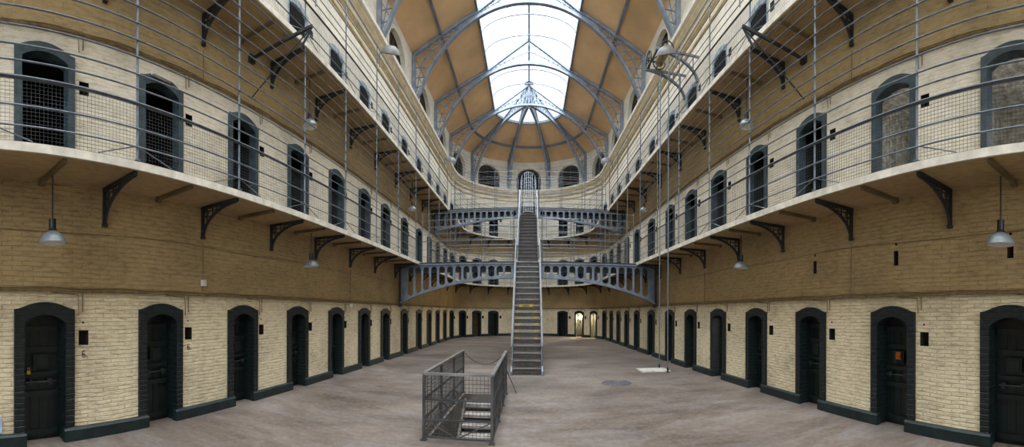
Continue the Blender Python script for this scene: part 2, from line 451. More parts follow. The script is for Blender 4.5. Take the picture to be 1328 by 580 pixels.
# end wall behind the viewer
mb = MB()
xw = halfw(YB)
prof = [(-xw, 0), (xw, 0), (xw, EAVE + .1), (2.45, 16.4), (0, 18.2), (-2.45, 16.4), (-xw, EAVE + .1)]
WX0, WZ0, WZ1 = 4., 3., 13.
mb.face([(-xw, YB, 0), (xw, YB, 0), (xw, YB, WZ0), (-xw, YB, WZ0)])
for sg in (-1, 1): mb.face([(sg * xw, YB, WZ0), (sg * WX0, YB, WZ0), (sg * WX0, YB, WZ1), (sg * xw, YB, WZ1)])
mb.face([(-xw, YB, WZ1), (xw, YB, WZ1), (xw, YB, EAVE + .1), (2.45, YB, 16.4), (0, YB, 18.2), (-2.45, YB, 16.4), (-xw, YB, EAVE + .1)])
tag(mb.build('wall_near', 'cream_high'), 'plain end wall behind the viewpoint', 'wall', None, 'structure')

wn += 1; root = empty(f'window_{wn}', (0, YB, WZ0)); tag(root, 'added tall end window, unseen behind the viewpoint, for fill daylight', 'window', None, 'structure')  # unseen window, added to throw fill daylight down the hall
mb = MB(); mb.box((0, -.03, 5), (8, .01, 10)); mb.build('glass', 'glass', root)
mb = MB()
for x in (-4, -2.67, -1.33, 0, 1.33, 2.67, 4): mb.box((x, 0, 5), (.08, .12, 10))
for z in (0, 2, 4, 6, 8, 10): mb.box((0, 0, z), (8.1, .12, .08))
mb.build('window_frame', 'girder', root)

# floor with the stairwell opening
PX0, PX1, PY0, PY1 = -1.50, -.54, 5.90, 9.30
mb = MB()
for x0, x1, y0, y1 in ((-6.2, PX0, YB, 34), (PX1, 6.2, YB, 34), (PX0, PX1, YB, PY0), (PX0, PX1, PY1, 34)):
    mb.face([(x0, y0, 0), (x1, y0, 0), (x1, y1, 0), (x0, y1, 0)])
tag(mb.build('floor', 'floor'), 'stained grey brown concrete floor of the hall', 'floor', None, 'structure')
mb = MB(); zb = -3.
for A, B in (((PX0, PY0), (PX0, PY1)), ((PX0, PY1), (PX1, PY1)), ((PX1, PY1), (PX1, PY0)), ((PX1, PY0), (PX0, PY0))):
    mb.face([(*A, 0), (*B, 0), (*B, zb), (*A, zb)])
mb.face([(PX0, PY0, zb), (PX1, PY0, zb), (PX1, PY1, zb), (PX0, PY1, zb)])
tag(mb.build('wall_stairwell', 'pit'), 'masonry sides of the stairwell sunk into the floor', 'wall', None, 'structure')

# plinth between the doors
def plinth(name, a, b, label):
    mb = MB()
    ds = [a] + [d for d in DOORS if a < d < b] + [b]
    for i in range(len(ds) - 1):
        s0 = ds[i] + (.30 if i > 0 else 0); s1 = ds[i + 1] - (.30 if i < len(ds) - 2 else 0)
        st = stations(s0, s1)
        prof = [(-.02, .0), (.085, .0), (.085, .17), (.06, .20), (-.02, .20)]
        for p, q in zip(st, st[1:]):
            for (o0, z0), (o1, z1) in zip(prof, prof[1:]):
                mb.face([at(p, o0, z0), at(q, o0, z0), at(q, o1, z1), at(p, o1, z1)])
        for s in (s0, s1): mb.face([at(s, o, z) for o, z in prof])
    return tag(mb.build(name, 'plinth'), label, 'plinth', None, 'structure')
plinth('baseboard_left', 0, SL, 'dark green plinth along the foot of the left wall')
plinth('baseboard_far', SL, SR, 'dark green plinth along the foot of the curved far wall')
plinth('baseboard_right', SR, SE, 'dark green plinth along the foot of the right wall')

# ------------------------------------------------------------------ cell doors
def outline(hw, zs, zt, n=10, shoulder=0.):
    """from the foot on one side up over a flat arch to the other foot"""
    P = [(-hw, 0), (-hw, zs * .5), (-hw, zs)]
    hs = hw - shoulder
    if shoulder: P.append((-hs, zs + .012))
    else: P.append((-hw + .0005, zs + .001))
    R = (hs ** 2 + (zt - zs) ** 2) / (2 * (zt - zs)); a = math.asin(min(1, hs / R))
    for k in range(1, n): t = -a + 2 * a * k / n; P.append((R * math.sin(t), zt - R + R * math.cos(t)))
    if shoulder: P.append((hs, zs + .012))
    else: P.append((hw - .0005, zs + .001))
    return P + [(hw, zs), (hw, zs * .5), (hw, 0)]
def surround(mb, ow, oh, iw, ih, proud, deep, rise=.11, irise=.13):
    O = outline(ow, oh - rise, oh, 10, .07); I = outline(iw, ih - irise, ih, 10)
    for k in range(len(O) - 1):
        o0, o1, i0, i1 = O[k], O[k + 1], I[k], I[k + 1]
        mb.face([(o0[0], -proud, o0[1]), (i0[0], -proud, i0[1]), (i1[0], -proud, i1[1]), (o1[0], -proud, o1[1])])
        mb.face([(o0[0], .03, o0[1]), (o0[0], -proud, o0[1]), (o1[0], -proud, o1[1]), (o1[0], .03, o1[1])])
        mb.face([(i0[0], -proud, i0[1]), (i0[0], deep, i0[1]), (i1[0], deep, i1[1]), (i1[0], -proud, i1[1])])
def cell_box(mb, w, h, d, y0, mi=0):
    y1 = y0 + d
    P = lambda x, y, z: (x, y, z)
    mb.face([P(-w, y0, 0), P(-w, y1, 0), P(-w, y1, h), P(-w, y0, h)], mi); mb.face([P(w, y1, 0), P(w, y0, 0), P(w, y0, h), P(w, y1, h)], mi)
    mb.face([P(-w, y1, 0), P(w, y1, 0), P(w, y1, h), P(-w, y1, h)], mi); mb.face([P(-w, y0, h), P(-w, y1, h), P(w, y1, h), P(w, y0, h)], mi)
    mb.face([P(-w, y0, 0), P(w, y0, 0), P(w, y1, 0), P(-w, y1, 0)], mi)
    for a, b in ((-w, -.43), (.43, w)): mb.face([P(a, y0, 0), P(b, y0, 0), P(b, y0, h), P(a, y0, h)], mi)

def ground_door(leafmat='green_door', swing=None):
    root = empty('door_1')
    mb = MB(); surround(mb, .48, 2.13, .33, 1.94, .055, .26); mb.build('door_surround', 'green_brick', root)
    # the leaf, its local origin on the hinge side
    mb = MB(); lw, lh = .62, 1.90
    pts = outline(.335, 1.81, 1.945, 10)
    f = [(x + .31, 0, z) for x, z in pts]; bk = [(x + .31, .05, z) for x, z in pts]
    mb.face(f); mb.face(list(reversed(bk)))
    for k in range(len(f) - 1): mb.face([f[k], bk[k], bk[k + 1], f[k + 1]])
    for x in (.16, .31, .46): mb.box((x, -.004, .95), (.012, .012, 1.75))
    for z in (.12, .72, 1.02, 1.40, 1.72): mb.box((.31, -.02, z), (.58, .045, .085 if z != 1.02 else .06))
    leaf = mb.build('door_leaf', leafmat, root); leaf.location = (-.31, .22, 0)
    if swing: leaf.rotation_euler = (0, 0, swing)
    mb = MB(); mb.box((.31, -.055, 1.22), (.24, .03, .22)); mb.box((.31, -.075, 1.22), (.17, .02, .15)); mb.build('hatch', leafmat, leaf)
    mb = MB(); mb.tube([(.06, -.065, .90), (.56, -.065, .90)], .016); mb.box((.14, -.06, .9), (.05, .05, .08)); mb.box((.46, -.06, .9), (.07, .06, .09)); mb.build('bolt', 'dark_iron', leaf)
    if swing:
        mb = MB(); cell_box(mb, .75, 2.1, 1.8, .27); mb.build('cell_interior', 'cell_lime', root)
    return root
def gallery_door(h, m, cellm='cell', iw=.35, ow=.48, deep=.14, proud=.05):
    root = empty('door_1')
    mb = MB(); surround(mb, ow, h, iw, h - (.16 if ow > .47 else .08), proud, deep, rise=.13); mb.build('door_surround', m, root)
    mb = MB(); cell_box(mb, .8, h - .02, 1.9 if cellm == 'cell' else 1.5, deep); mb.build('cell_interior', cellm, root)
    # the leaf folded back into the cell
    mb = MB(); e = 1 if cellm == 'cell_lime' else -1; mb.box((e * iw, .68, h * .44), (.05, .62, h * .86)); mb.box((e * (iw - .035), .68, h * .5), (.02, .5, .08)); mb.box((e * (iw - .035), .68, h * .2), (.02, .5, .08)); mb.build('door_leaf', 'green_door', root)
    return root
ORD = ['first', 'second', 'third', 'fourth', 'fifth', 'sixth', 'seventh', 'eighth', 'ninth', 'tenth', 'eleventh', 'twelfth']
def where(k):
    if k < 12: return f'in the left wall, {ORD[k]} from the viewer'
    if k < 16: return f'in the curved end wall, {ORD[15 - k]} left of the staircase'
    if k < 20: return f'in the curved end wall, {ORD[k - 16]} right of the staircase'
    return f'in the right wall, {ORD[ND - 1 - k]} from the viewer'
protoA = ground_door(); protoB = ground_door('brown_door'); protoC = ground_door('green_door', 1.42); protoD = ground_door('green_door', .42)
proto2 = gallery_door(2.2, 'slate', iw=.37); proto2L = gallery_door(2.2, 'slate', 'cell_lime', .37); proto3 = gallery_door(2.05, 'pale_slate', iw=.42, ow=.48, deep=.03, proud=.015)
first = {}
dn = 0
R_OPEN = (17, 18, 27)                                  # ground-floor doors that stand open
for lv, (z0, h) in enumerate(LEVELS):
    for k, s in enumerate(DOORS):
        if lv == 0: pr, desc = (protoB, 'brown ground-floor cell door') if k == 14 else (protoD, 'dark green ground-floor cell door left slightly ajar') if k == 27 else (protoC, 'dark green ground-floor cell door standing wide open') if k in R_OPEN else (protoA, 'closed dark green ground-floor cell door')
        elif lv == 1: pr, desc = (proto2L, 'slate green middle-gallery doorway showing a pale cell wall') if k in (ND - 1, ND - 2) else (proto2, 'dark open slate green middle-gallery doorway')
        else: pr, desc = proto3, 'dark open pale blue top-gallery doorway'
        o = copy_tree(pr)
        dn += 1; o.name = f'door_{dn}'
        p = at(s, 0, z0); o.location = p; o.rotation_euler = (0, 0, ang(s))
        o.scale = (1, 1, (at(s, 0, z0 + h).z - p.z) / h)
        tag(o, f'{desc} {where(k)}', 'door', ['ground-floor cell doors', 'middle-gallery cell doors', 'top-gallery cell doors'][lv], 'structure')
        if lv == 0 and k in (0, ND - 2):
            leaf = next(c for c in o.children if c.name.startswith('door_leaf'))
            mb = MB(); c = 'brass' if k == 0 else 'copper'
            if k == 0: mb.box((.10, -.09, 1.06), (.055, .03, .055)); mb.tube([(.085, -.09, 1.08), (.085, -.09, 1.13), (.115, -.09, 1.13), (.115, -.09, 1.08)], .006)
            else: mb.box((.33, -.09, 1.25), (.10, .03, .13)); mb.tube([(.36, -.10, 1.25), (.36, -.13, 1.25)], .02, 8)
            mb.build('padlock', c, leaf)
for pr in (protoA, protoB, protoC, protoD, proto2, proto2L, proto3):
    def kill(o):
        for c in list(o.children): kill(c)
        bpy.data.objects.remove(o)
    kill(pr)
# daylight inside the two nearest right gallery cells, lamps in the lit far cells
for k in (ND - 1, ND - 2):
    s = DOORS[k]; p = at(s + .1, -1.54, Z1T + 1.55)
    wn += 1; root = empty(f'window_{wn}', p, ang(s)); tag(root, 'small daylit window inside a middle-gallery cell on the right', 'window', 'cell windows', 'structure')
    mb = MB(); mb.box((.25, .06, 0), (.4, .02, .35)); mb.build('pane', 'cell_window', root)
    mb = MB()
    for x in (.05, .45): mb.box((x, .05, 0), (.05, .06, .42))
    for z in (-.19, .19): mb.box((.25, .05, z), (.42, .06, .05))
    mb.build('window_frame', 'dark_iron', root)
for k in R_OPEN:
    s = DOORS[k]; p = at(s, -1.0, 1.85)
    root = empty('cell_lamp', p); tag(root, f'lit bulb inside the open cell {where(k)}', 'lamp', 'lamps in the open cells')
    mb = MB(); mb.lathe([(.001, -.06), (.03, -.05), (.045, -.01), (.03, .04), (.015, .07)], 12); mb.build('bulb', 'bulb', root)
    mb = MB(); mb.tube([(0, 0, .07), (0, 0, .24)], .012); mb.build('lamp_holder', 'cap', root)
    l = bpy.data.lights.new('cell_light', 'POINT'); l.energy = 50 if k == 27 else 320; l.color = (1, .95, .85) if k == 27 else (1, .78, .45); l.shadow_soft_size = .05
    lo = bpy.data.objects.new('cell_light', l); col.objects.link(lo); lo.location = at(s, -.85, 1.6)

# ------------------------------------------------------------------ galleries
def bracket_proto():
    mb = MB(); mb.box((0, -.46, -.035), (.055, .92, .06)); mb.box((0, -.025, -.30), (.055, .045, .58)); mb.box((0, -.03, -.60), (.08, .06, .05))
    R = .86; pts = []
    for k in range(11):
        a = PI / 2 * k / 10; pts.append((0, -.90 + .86 * math.sin(a), -.60 + .54 * math.cos(a)))
    mb.sweep(pts, .05, .035, up=(1, 0, 0))
    for k in (3, 5, 7):
        p = pts[k]; mb.beam(p, (0, p[1], -.05), .02, .02); mb.beam(p, (0, -.04, p[2]), .02, .02)
    for c, r in (((0, -.12, -.14), .06), ((0, -.42, -.10), .035)):
        mb.tube([(0, c[1] + r * math.cos(a), c[2] + r * math.sin(a)) for a in [2 * PI * j / 12 for j in range(13)]], .012)
    return mb
bme = None
def gallery(zb, zt, name, label):
    root = empty(name, (0, 16, zb)); tag(root, label, 'gallery')
    loc = (0, 16, zb)
    def sl(prof, mats, nm):
        o = profile_sweep(.5, SE - .5, prof, mats, nm); o.parent = root; o.location = (0, -16, -zb); return o
    sl([(.012, zb, 0), (.97, zb, 0), (.97, zt, 0), (.012, zt, 0)], ['soffit'], 'walkway_slab')
    sl([(.965, zb - .012, 0), (1.0, zb - .012, 0), (1.0, zt + .012, 0), (.965, zt + .012, 0)], ['fascia'], 'edge_strip')
    br = bracket_proto().build('bracket', 'dark_iron', root)
    for i, s in enumerate(POSTS):
        o = br if i == 0 else br.copy()
        if i: col.objects.link(o)
        o.location = at(s, .014, zb) - Vector(loc); o.rotation_euler = (0, 0, ang(s))
    mb = MB(); mb.box((0, -.47, -.035), (.06, .86, .055)); mb.box((0, -.04, -.05), (.09, .07, .09))
    st = mb.build('stub_beam', 'stub', root)
    mids = [(a + b) / 2 for a, b in zip(POSTS, POSTS[1:]) if b - a < 2.6]
    for i, s in enumerate(mids):
        o = st if i == 0 else st.copy()
        if i: col.objects.link(o)
        o.location = at(s, .014, zb) - Vector(loc); o.rotation_euler = (0, 0, ang(s))
    return root
gallery(Z1B, Z1T, 'gallery_walkway', 'lower horseshoe gallery walkway on black brackets above the ground-floor doors')
gallery(Z2B, Z2T, 'gallery_walkway', 'upper horseshoe gallery walkway below the small top doors')

RAILS1 = [.24, .52, .90, 1.13, 1.35, 1.61, 1.87, 2.13, 2.39, 2.65, 2.91, 3.17, 3.43, 3.69]
RAILS2 = [.24, .52, .90, 1.13, 1.35, 1.61, 1.87, 2.13, 2.36]
OFF = .965
def railing(posts, zt, ztop, rails, label, ends=(0, 0)):
    a, b = posts[0] - ends[0], posts[-1] + ends[1]
    o0 = at((a + b) / 2, OFF, zt); root = empty('gallery_railing', o0); tag(root, label, 'railing')
    B = lambda mb, nm, m: mb.build(nm, m, root, loc=o0).__setattr__('location', (0, 0, 0))
    for s in posts:
        mb = MB(); mb.tube([at(s, OFF, zt + .03), at(s, OFF, ztop)], .019, 8)
        mb.box(at(s, OFF, zt + .04), (.07, .07, .02))
        B(mb, 'post', 'rail')
    st = stations(a, b, .7)
    for h in rails:
        mb = MB(); r = .024 if h == .90 else .0115
        mb.tube([at(s, OFF + .02, zt + h) for s in st], r, 6); B(mb, 'handrail' if h == .90 else 'rail', 'handrail' if h == .90 else 'rail')
    for s in posts:
        for e in (-1, 1):
            if not a <= s + e * .62 <= b: continue
            mb = MB(); mb.tube([at(s, OFF, zt + .26), at(s + e * .62, OFF, zt + .04)], .009, 5); B(mb, 'stay', 'rail')
    # wire netting below the handrail
    for p, q in zip(posts, posts[1:]):
        mb = MB(); n = max(2, round((q - p) / .055)); sub = [p + (q - p) * k / 4 for k in range(5)] if SL - 1 < p < SR + 1 else [p + (q - p) * k / 2 for k in range(3)]
        def wire(P, r):
            P = [Vector(x) for x in P]
            for u, v in zip(P, P[1:]): mb.beam(u, v, r, r)
        for k in range(n + 1):
            s = p + (q - p) * k / n; wire([at(s, OFF - .015, zt + .035), at(s, OFF - .015, zt + .89)],  .003)
        for k in range(17): wire([at(s, OFF - .015, zt + .04 + .053 * k) for s in sub],  .003)
        B(mb, 'wire_netting', 'handrail')
    return root
NB = len(POSTS)
nearL, farP, nearR = POSTS[:8], POSTS[8:NB - 8], POSTS[NB - 8:]
for lv, (zt, ztop, rails) in enumerate(((Z1T, Z2B - .02, RAILS1), (Z2T, 10.5, RAILS2))):
    nm = ['lower', 'upper'][lv]
    n1, n2 = (8, NB - 8) if lv == 0 else (11, NB - 11)
    railing(POSTS[:n1], zt, ztop, rails, f'tall grey barred railing along the {nm} gallery on the left', (.5, 0))
    railing(POSTS[n1:n2], zt, ztop, rails[:9], f'grey barred railing round the far curve of the {nm} gallery')
    railing(POSTS[n2:], zt, ztop, rails, f'tall grey barred railing along the {nm} gallery on the right', (0, .5))
# light railing on the cornice ledge of the apse
posts = [s_phi(p) for p in range(-80, 81, 16)]
o0 = at(s_phi(0), .36, LEDGE1); root = empty('ledge_railing', o0); tag(root, 'thin wire railing on the curved cornice ledge before the far windows', 'railing')
for s in posts:
    mb = MB(); mb.tube([at(s, .36, LEDGE1), at(s, .36, 14.1)], .014, 6); mb.build('post', 'rail', root, loc=o0).location = (0, 0, 0)
for h in (.25, .5, .75, 1.0, 1.25, 1.5, 1.76):
    mb = MB(); mb.tube([at(s, .36, LEDGE1 + h) for s in stations(posts[0], posts[-1])], .008, 5); mb.build('rail', 'rail', root, loc=o0).location = (0, 0, 0)

# cantilever brackets under the upper gallery
for sd in (-1, 1):
    y = 6.4; x = halfw(y); z = 7.72
    o0 = Vector((sd * x, y, z)); root = empty('cantilever_bracket', o0)
    tag(root, f'thick cantilever bar with slanting brace under the {"left" if sd < 0 else "right"} upper gallery', 'bracket', 'cantilever bars under the upper gallery')
    mb = MB(); mb.beam((-sd * .02, 0, -.16), (-sd * 1.62, 0, -.12), .05, .055); mb.build('beam', 'dark_iron', root)
    mb = MB(); mb.box((-sd * .05, 0, -.16), (.08, .16, .16)); mb.build('wall_plate', 'dark_iron', root)
    mb = MB(); mb.tube([(-sd * .03, .0, -1.02), (-sd * 1.6, 0, -.145)], .015); mb.build('brace', 'dark_iron', root)
    mb = MB(); mb.beam((-sd * 1.6, .01, -.12), (-sd * 1.08, .42, -.10), .04, .04); mb.build('tie', 'iron', root)

# ------------------------------------------------------------------ bridges
def interp(pts, x):
    x = abs(x)
    for (a, u), (b, v) in zip(pts, pts[1:]):
        if x <= b: t = (x - a) / (b - a); return u + (v - u) * t
    return pts[-1][1]
def smooth_interp(pts):
    # Catmull-Rom through the points, as a function of |x|
    def f(x):
        x = abs(x)
        for i in range(len(pts) - 1):
            if x <= pts[i + 1][0] or i == len(pts) - 2:
                a, b = pts[i], pts[i + 1]; p = pts[i - 1] if i else (-pts[1][0], pts[1][1]); q = pts[i + 2] if i + 2 < len(pts) else (2 * b[0] - a[0], 2 * b[1] - a[1])
                h = b[0] - a[0]; t = (x - a[0]) / h
                m0 = (b[1] - p[1]) / (b[0] - p[0]) * h; m1 = (q[1] - a[1]) / (q[0] - a[0]) * h
                return (2 * t**3 - 3 * t**2 + 1) * a[1] + (t**3 - 2 * t**2 + t) * m0 + (-2 * t**3 + 3 * t**2) * b[1] + (t**3 - t**2) * m1
    return f
def girder_web(y, zl, zt, xs_holes, a, lo, hi, xend, th=.05):
    """plate in the XZ plane with rounded slots"""
    mb = MB(); cuts = {-xend, xend}
    for c in xs_holes: cuts |= {c + a * math.sin(PI / 2 * k / 5) for k in range(-5, 6)}
    x = -xend
    while x < xend: cuts.add(x); x += .35
    cuts = sorted(cuts)
    def strip(x0, x1, b0, b1, t0, t1):
        for yy, o in ((y - th / 2, 1), (y + th / 2, -1)):
            P = [(x0, yy, b0), (x1, yy, b1), (x1, yy, t1), (x0, yy, t0)]
            mb.face(P if o > 0 else P[::-1])
    for x0, x1 in zip(cuts, cuts[1:]):
        if x1 - x0 < 1e-5: continue
        c = next((c for c in xs_holes if abs((x0 + x1) / 2 - c) < a), None)
        if c is None: strip(x0, x1, zl(x0), zl(x1), zt, zt); continue
        def hole(x):
            e = a * .85 * math.sqrt(max(0, 1 - ((x - c) / a) ** 2)); b, t = zl(c) + lo + a * .85, zt - hi - a * .85
            if t < b: b = t = (b + t) / 2
            return b - e, t + e
        (h0, g0), (h1, g1) = hole(x0), hole(x1)
        strip(x0, x1, zl(x0), zl(x1), h0, h1); strip(x0, x1, g0, g1, zt, zt)
        ya, yb = y - th / 2, y + th / 2
        mb.face([(x0, ya, h0), (x1, ya, h1), (x1, yb, h1), (x0, yb, h0)]); mb.face([(x0, yb, g0), (x1, yb, g1), (x1, ya, g1), (x0, ya, g0)])
    for c in xs_holes:
        e0 = zl(c) + lo + a * .85; e1 = zt - hi - a * .85
        if e1 > e0:
            for x in (c - a, c + a): mb.face([(x, y - th / 2, e0), (x, y + th / 2, e0), (x, y + th / 2, e1), (x, y - th / 2, e1)])
    return mb
def bridge(y0, y1, ztop, lpts, label, nm, nholes, a):
    root = empty('iron_footbridge', (0, y0, ztop)); tag(root, label, 'bridge'); loc = (0, y0, ztop)
    B = lambda mb, n, m: setattr(mb.build(n, m, root, loc=loc), 'location', (0, 0, 0))
    zl = smooth_interp(lpts); xe = 5.54; zt = ztop - .06
    hs = [sg * (.82 + .355 * k) for k in range(nholes) for sg in (-1, 1)]
    for y in (y0, y1):
        if y == y1:
            mb = MB(); mb.box((0, y, zt - .12), (2 * xe, .06, .24)); mb.box((0, y, zt), (2 * xe, .16, .04)); B(mb, 'rear_beam', 'girder'); continue
        B(girder_web(y, zl, zt, hs, a, .10, .09, xe), 'girder_web', 'girder')
        mb = MB(); mb.sweep([(x, y, zl(x)) for x in [-xe + 2 * xe * k / 48 for k in range(49)]], .20, .05); B(mb, 'lower_flange', 'girder')
        mb = MB(); mb.box((0, y, zt), (2 * xe, .2, .05)); B(mb, 'upper_flange', 'girder')
        for sg in (-1, 1):
            mb = MB(); mb.box((sg * 5.56, y, (ztop + zl(5.6)) / 2 - .06), (.08, .16, ztop - zl(5.6) + .0)); mb.box((sg * 5.55, y, zl(5.6) - .08), (.10, .2, .12)); B(mb, 'wall_bracket', 'dark_iron')
    xd = 4.66
    mb = MB(); mb.box((0, (y0 + y1) / 2, ztop - .0), (2 * xd, y1 - y0 + .14, .06)); B(mb, 'deck', 'dark_iron')
    # barred parapets, open where the stairs land
    for y in (y0, y1):
        for sg in (-1, 1):
            for x in (.62, 1.95, 3.3, 4.55):
                mb = MB(); mb.tube([(sg * x, y, ztop), (sg * x, y, ztop + 2.2)], .016, 6); B(mb, 'post', 'rail')
            for h in (.3, .6, .95, 1.25, 1.55, 1.85, 2.15):
                mb = MB(); mb.tube([(sg * .62, y, ztop + h), (sg * 4.55, y, ztop + h)], .017 if h == .95 else .010, 6); B(mb, 'rail', 'rail')
    return root
BR1, BR2 = 16.2, 22.4
bridge(BR1, BR1 + 1.2, 4.10, [(0, 3.46), (1.2, 3.42), (2.38, 3.31), (3.52, 3.09), (4.59, 2.78), (5.2, 2.55), (5.6, 2.36)], 'lower blue grey iron footbridge of oval slots crossing to the staircase', 'lower', 13, .13)
bridge(BR2, BR2 + 1.2, 8.04, [(0, 7.5), (1.2, 7.46), (2.5, 7.32), (3.6, 7.15), (4.6, 6.98), (5.2, 6.86), (5.6, 6.76)], 'upper blue grey iron footbridge with small openings crossing high up', 'upper', 13, .125)

# ------------------------------------------------------------------ the staircase, two flights
def flight(y0, z0, y1, z1, n, label, w=.98, caution=False, rail_z=.92):
    root = empty('iron_staircase', (0, y0, z0)); tag(root, label, 'staircase'); loc = (0, y0, z0)
    B = lambda mb, nm, m: mb.build(nm, m, root, loc=loc)
    def fix(o): o.location = (0, 0, 0); return o
    ry, rz = (y1 - y0) / n, (z1 - z0) / n
    dirv = Vector((0, y1 - y0, z1 - z0)).normalized()
    for sg in (-1, 1):
        mb = MB(); mb.beam((sg * w / 2, y0 - .05, z0 + .03), (sg * w / 2, y1 - .1, z1 - .02), .045, .27, up=(0, -dirv.z, dirv.y))
        if z0 < .1: mb.box((sg * w / 2, y0 - .06, .05), (.07, .16, .1))
        fix(B(mb, 'stringer', 'girder'))
        mb = MB()
        P = [(sg * w / 2, y0 - .02, z0 + rail_z * .98), (sg * w / 2, y0 + .02, z0 + rail_z + .1), (sg * w / 2, y1, z1 + rail_z + .1)]
        mb.tube(P, .027, 8); fix(B(mb, 'handrail', 'silver'))
        mb = MB(); mb.tube([(sg * w / 2, y0, z0 + .5), (sg * w / 2, y1, z1 + .55)], .014, 6); fix(B(mb, 'middle_rail', 'silver'))
        for k in range(0, n, 3):
            y, z = y0 + ry * k + .02, z0 + rz * k
            mb = MB(); mb.tube([(sg * w / 2, y, z), (sg * w / 2, y, z + rail_z + .08)], .02 if k == 0 else .013, 6)
            if k == 0: mb.lathe([(.001, .06), (.04, .04), (.045, 0), (.03, -.05)], 10, (sg * w / 2, y, z + rail_z))
            fix(B(mb, 'baluster', 'iron'))
    for k in range(n):
        y, z = y0 + ry * k, z0 + rz * (k + 1)
        mb = MB(); mb.box((0, y + ry * .55, z - .02), (w - .05, ry * 1.12, .035)); tr = fix(B(mb, 'tread', 'tread'))
        mb = MB(); mb.box((0, y - .006, z - .018), (w - .06, .02, .04)); B(mb, 'nosing', 'nosing' if z0 < .1 else 'tread').parent = tr
        tr.children[0].location = (0, 0, 0)
        mb = MB(); mb.box((0, y + .03, z - rz * .5 - .02), (w - .06, .012, rz * .62)); o = B(mb, 'riser', 'tread'); o.parent = tr; o.location = (0, 0, 0)
        if caution and 4 <= k <= 8:
            for x in (-.33, .30):
                mb = MB(); mb.box((x, y - .018, z - .02), (.13, .006, .05)); o = B(mb, 'yellow_mark', 'yellow'); o.parent = tr; o.location = (0, 0, 0)
        if caution and k == 9:
            mb = MB(); mb.box((-.05, y - .018, z - .03), (.5, .006, .10)); o = B(mb, 'warning_plate', 'yellow'); o.parent = tr; o.location = (0, 0, 0)
            mb = MB(); mb.box((-.05, y - .023, z - .03), (.26, .006, .05)); o = B(mb, 'warning_patch', 'signgreen'); o.parent = tr; o.location = (0, 0, 0)
    return root
flight(12.25, 0, 16.03, 4.08, 18, 'lower flight of grey iron stairs from the floor to the lower footbridge', caution=True)
flight(17.68, 4.15, 22.2, 8.02, 18, 'upper flight of iron stairs from the lower footbridge to the upper one', w=.98)
# hooped cage over the upper flight
root = empty('stair_cage', (0, 22.4, 8.07)); tag(root, 'pale hooped safety cage over the upper flight of stairs', 'cage'); loc = (0, 22.4, 8.07)
def hoop(y, z, hw, hs):
    P = [(-hw, y, z)] + [(hw * math.cos(PI - PI * k / 12), y, z + hs + hw * math.sin(PI * k / 12)) for k in range(13)] + [(hw, y, z)]
    return P
hoops = [hoop(22.55, 8.09, .43, 1.68), hoop(23.5, 8.09, .43, 1.68), hoop(23.0, 8.09, .34, 1.15)] + [hoop(22.3 - .95 * k, 8.36 - .786 * k, .43, 1.2) for k in range(1, 5)]
for P in hoops:
    mb = MB(); mb.tube(P, .017, 6); mb.build('hoop', 'rail', root, loc=loc).location = (0, 0, 0)
for k in (0, 2, 4, 5, 6, 7, 8, 10, 12):
    a = PI - PI * k / 12; x, dz = .43 * math.cos(a), .43 * math.sin(a)
    mb = MB(); mb.tube([(x, 18.50, 8.06 - 3.144 + 1.5 + dz), (x, 22.3, 8.06 + 1.5 + dz), (x, 22.5, 9.73 + dz), (x, 23.5, 9.73 + dz)], .010, 6); mb.build('bar', 'rail', root, loc=loc).location = (0, 0, 0)
for x in (-.3, -.15, 0, .15, .3):
    mb = MB(); mb.tube([(x, 23.5, 8.09), (x, 23.5, 9.73 + math.sqrt(.43**2 - x * x))], .009, 5); mb.build('upright', 'rail', root, loc=loc).location = (0, 0, 0)
for z in (.3, .6, .9, 1.2, 1.5):
    mb = MB(); mb.tube([(-.43, 23.5, 8.08 + z), (.43, 23.5, 8.08 + z)], .008, 5); mb.build('crossbar', 'rail', root, loc=loc).location = (0, 0, 0)

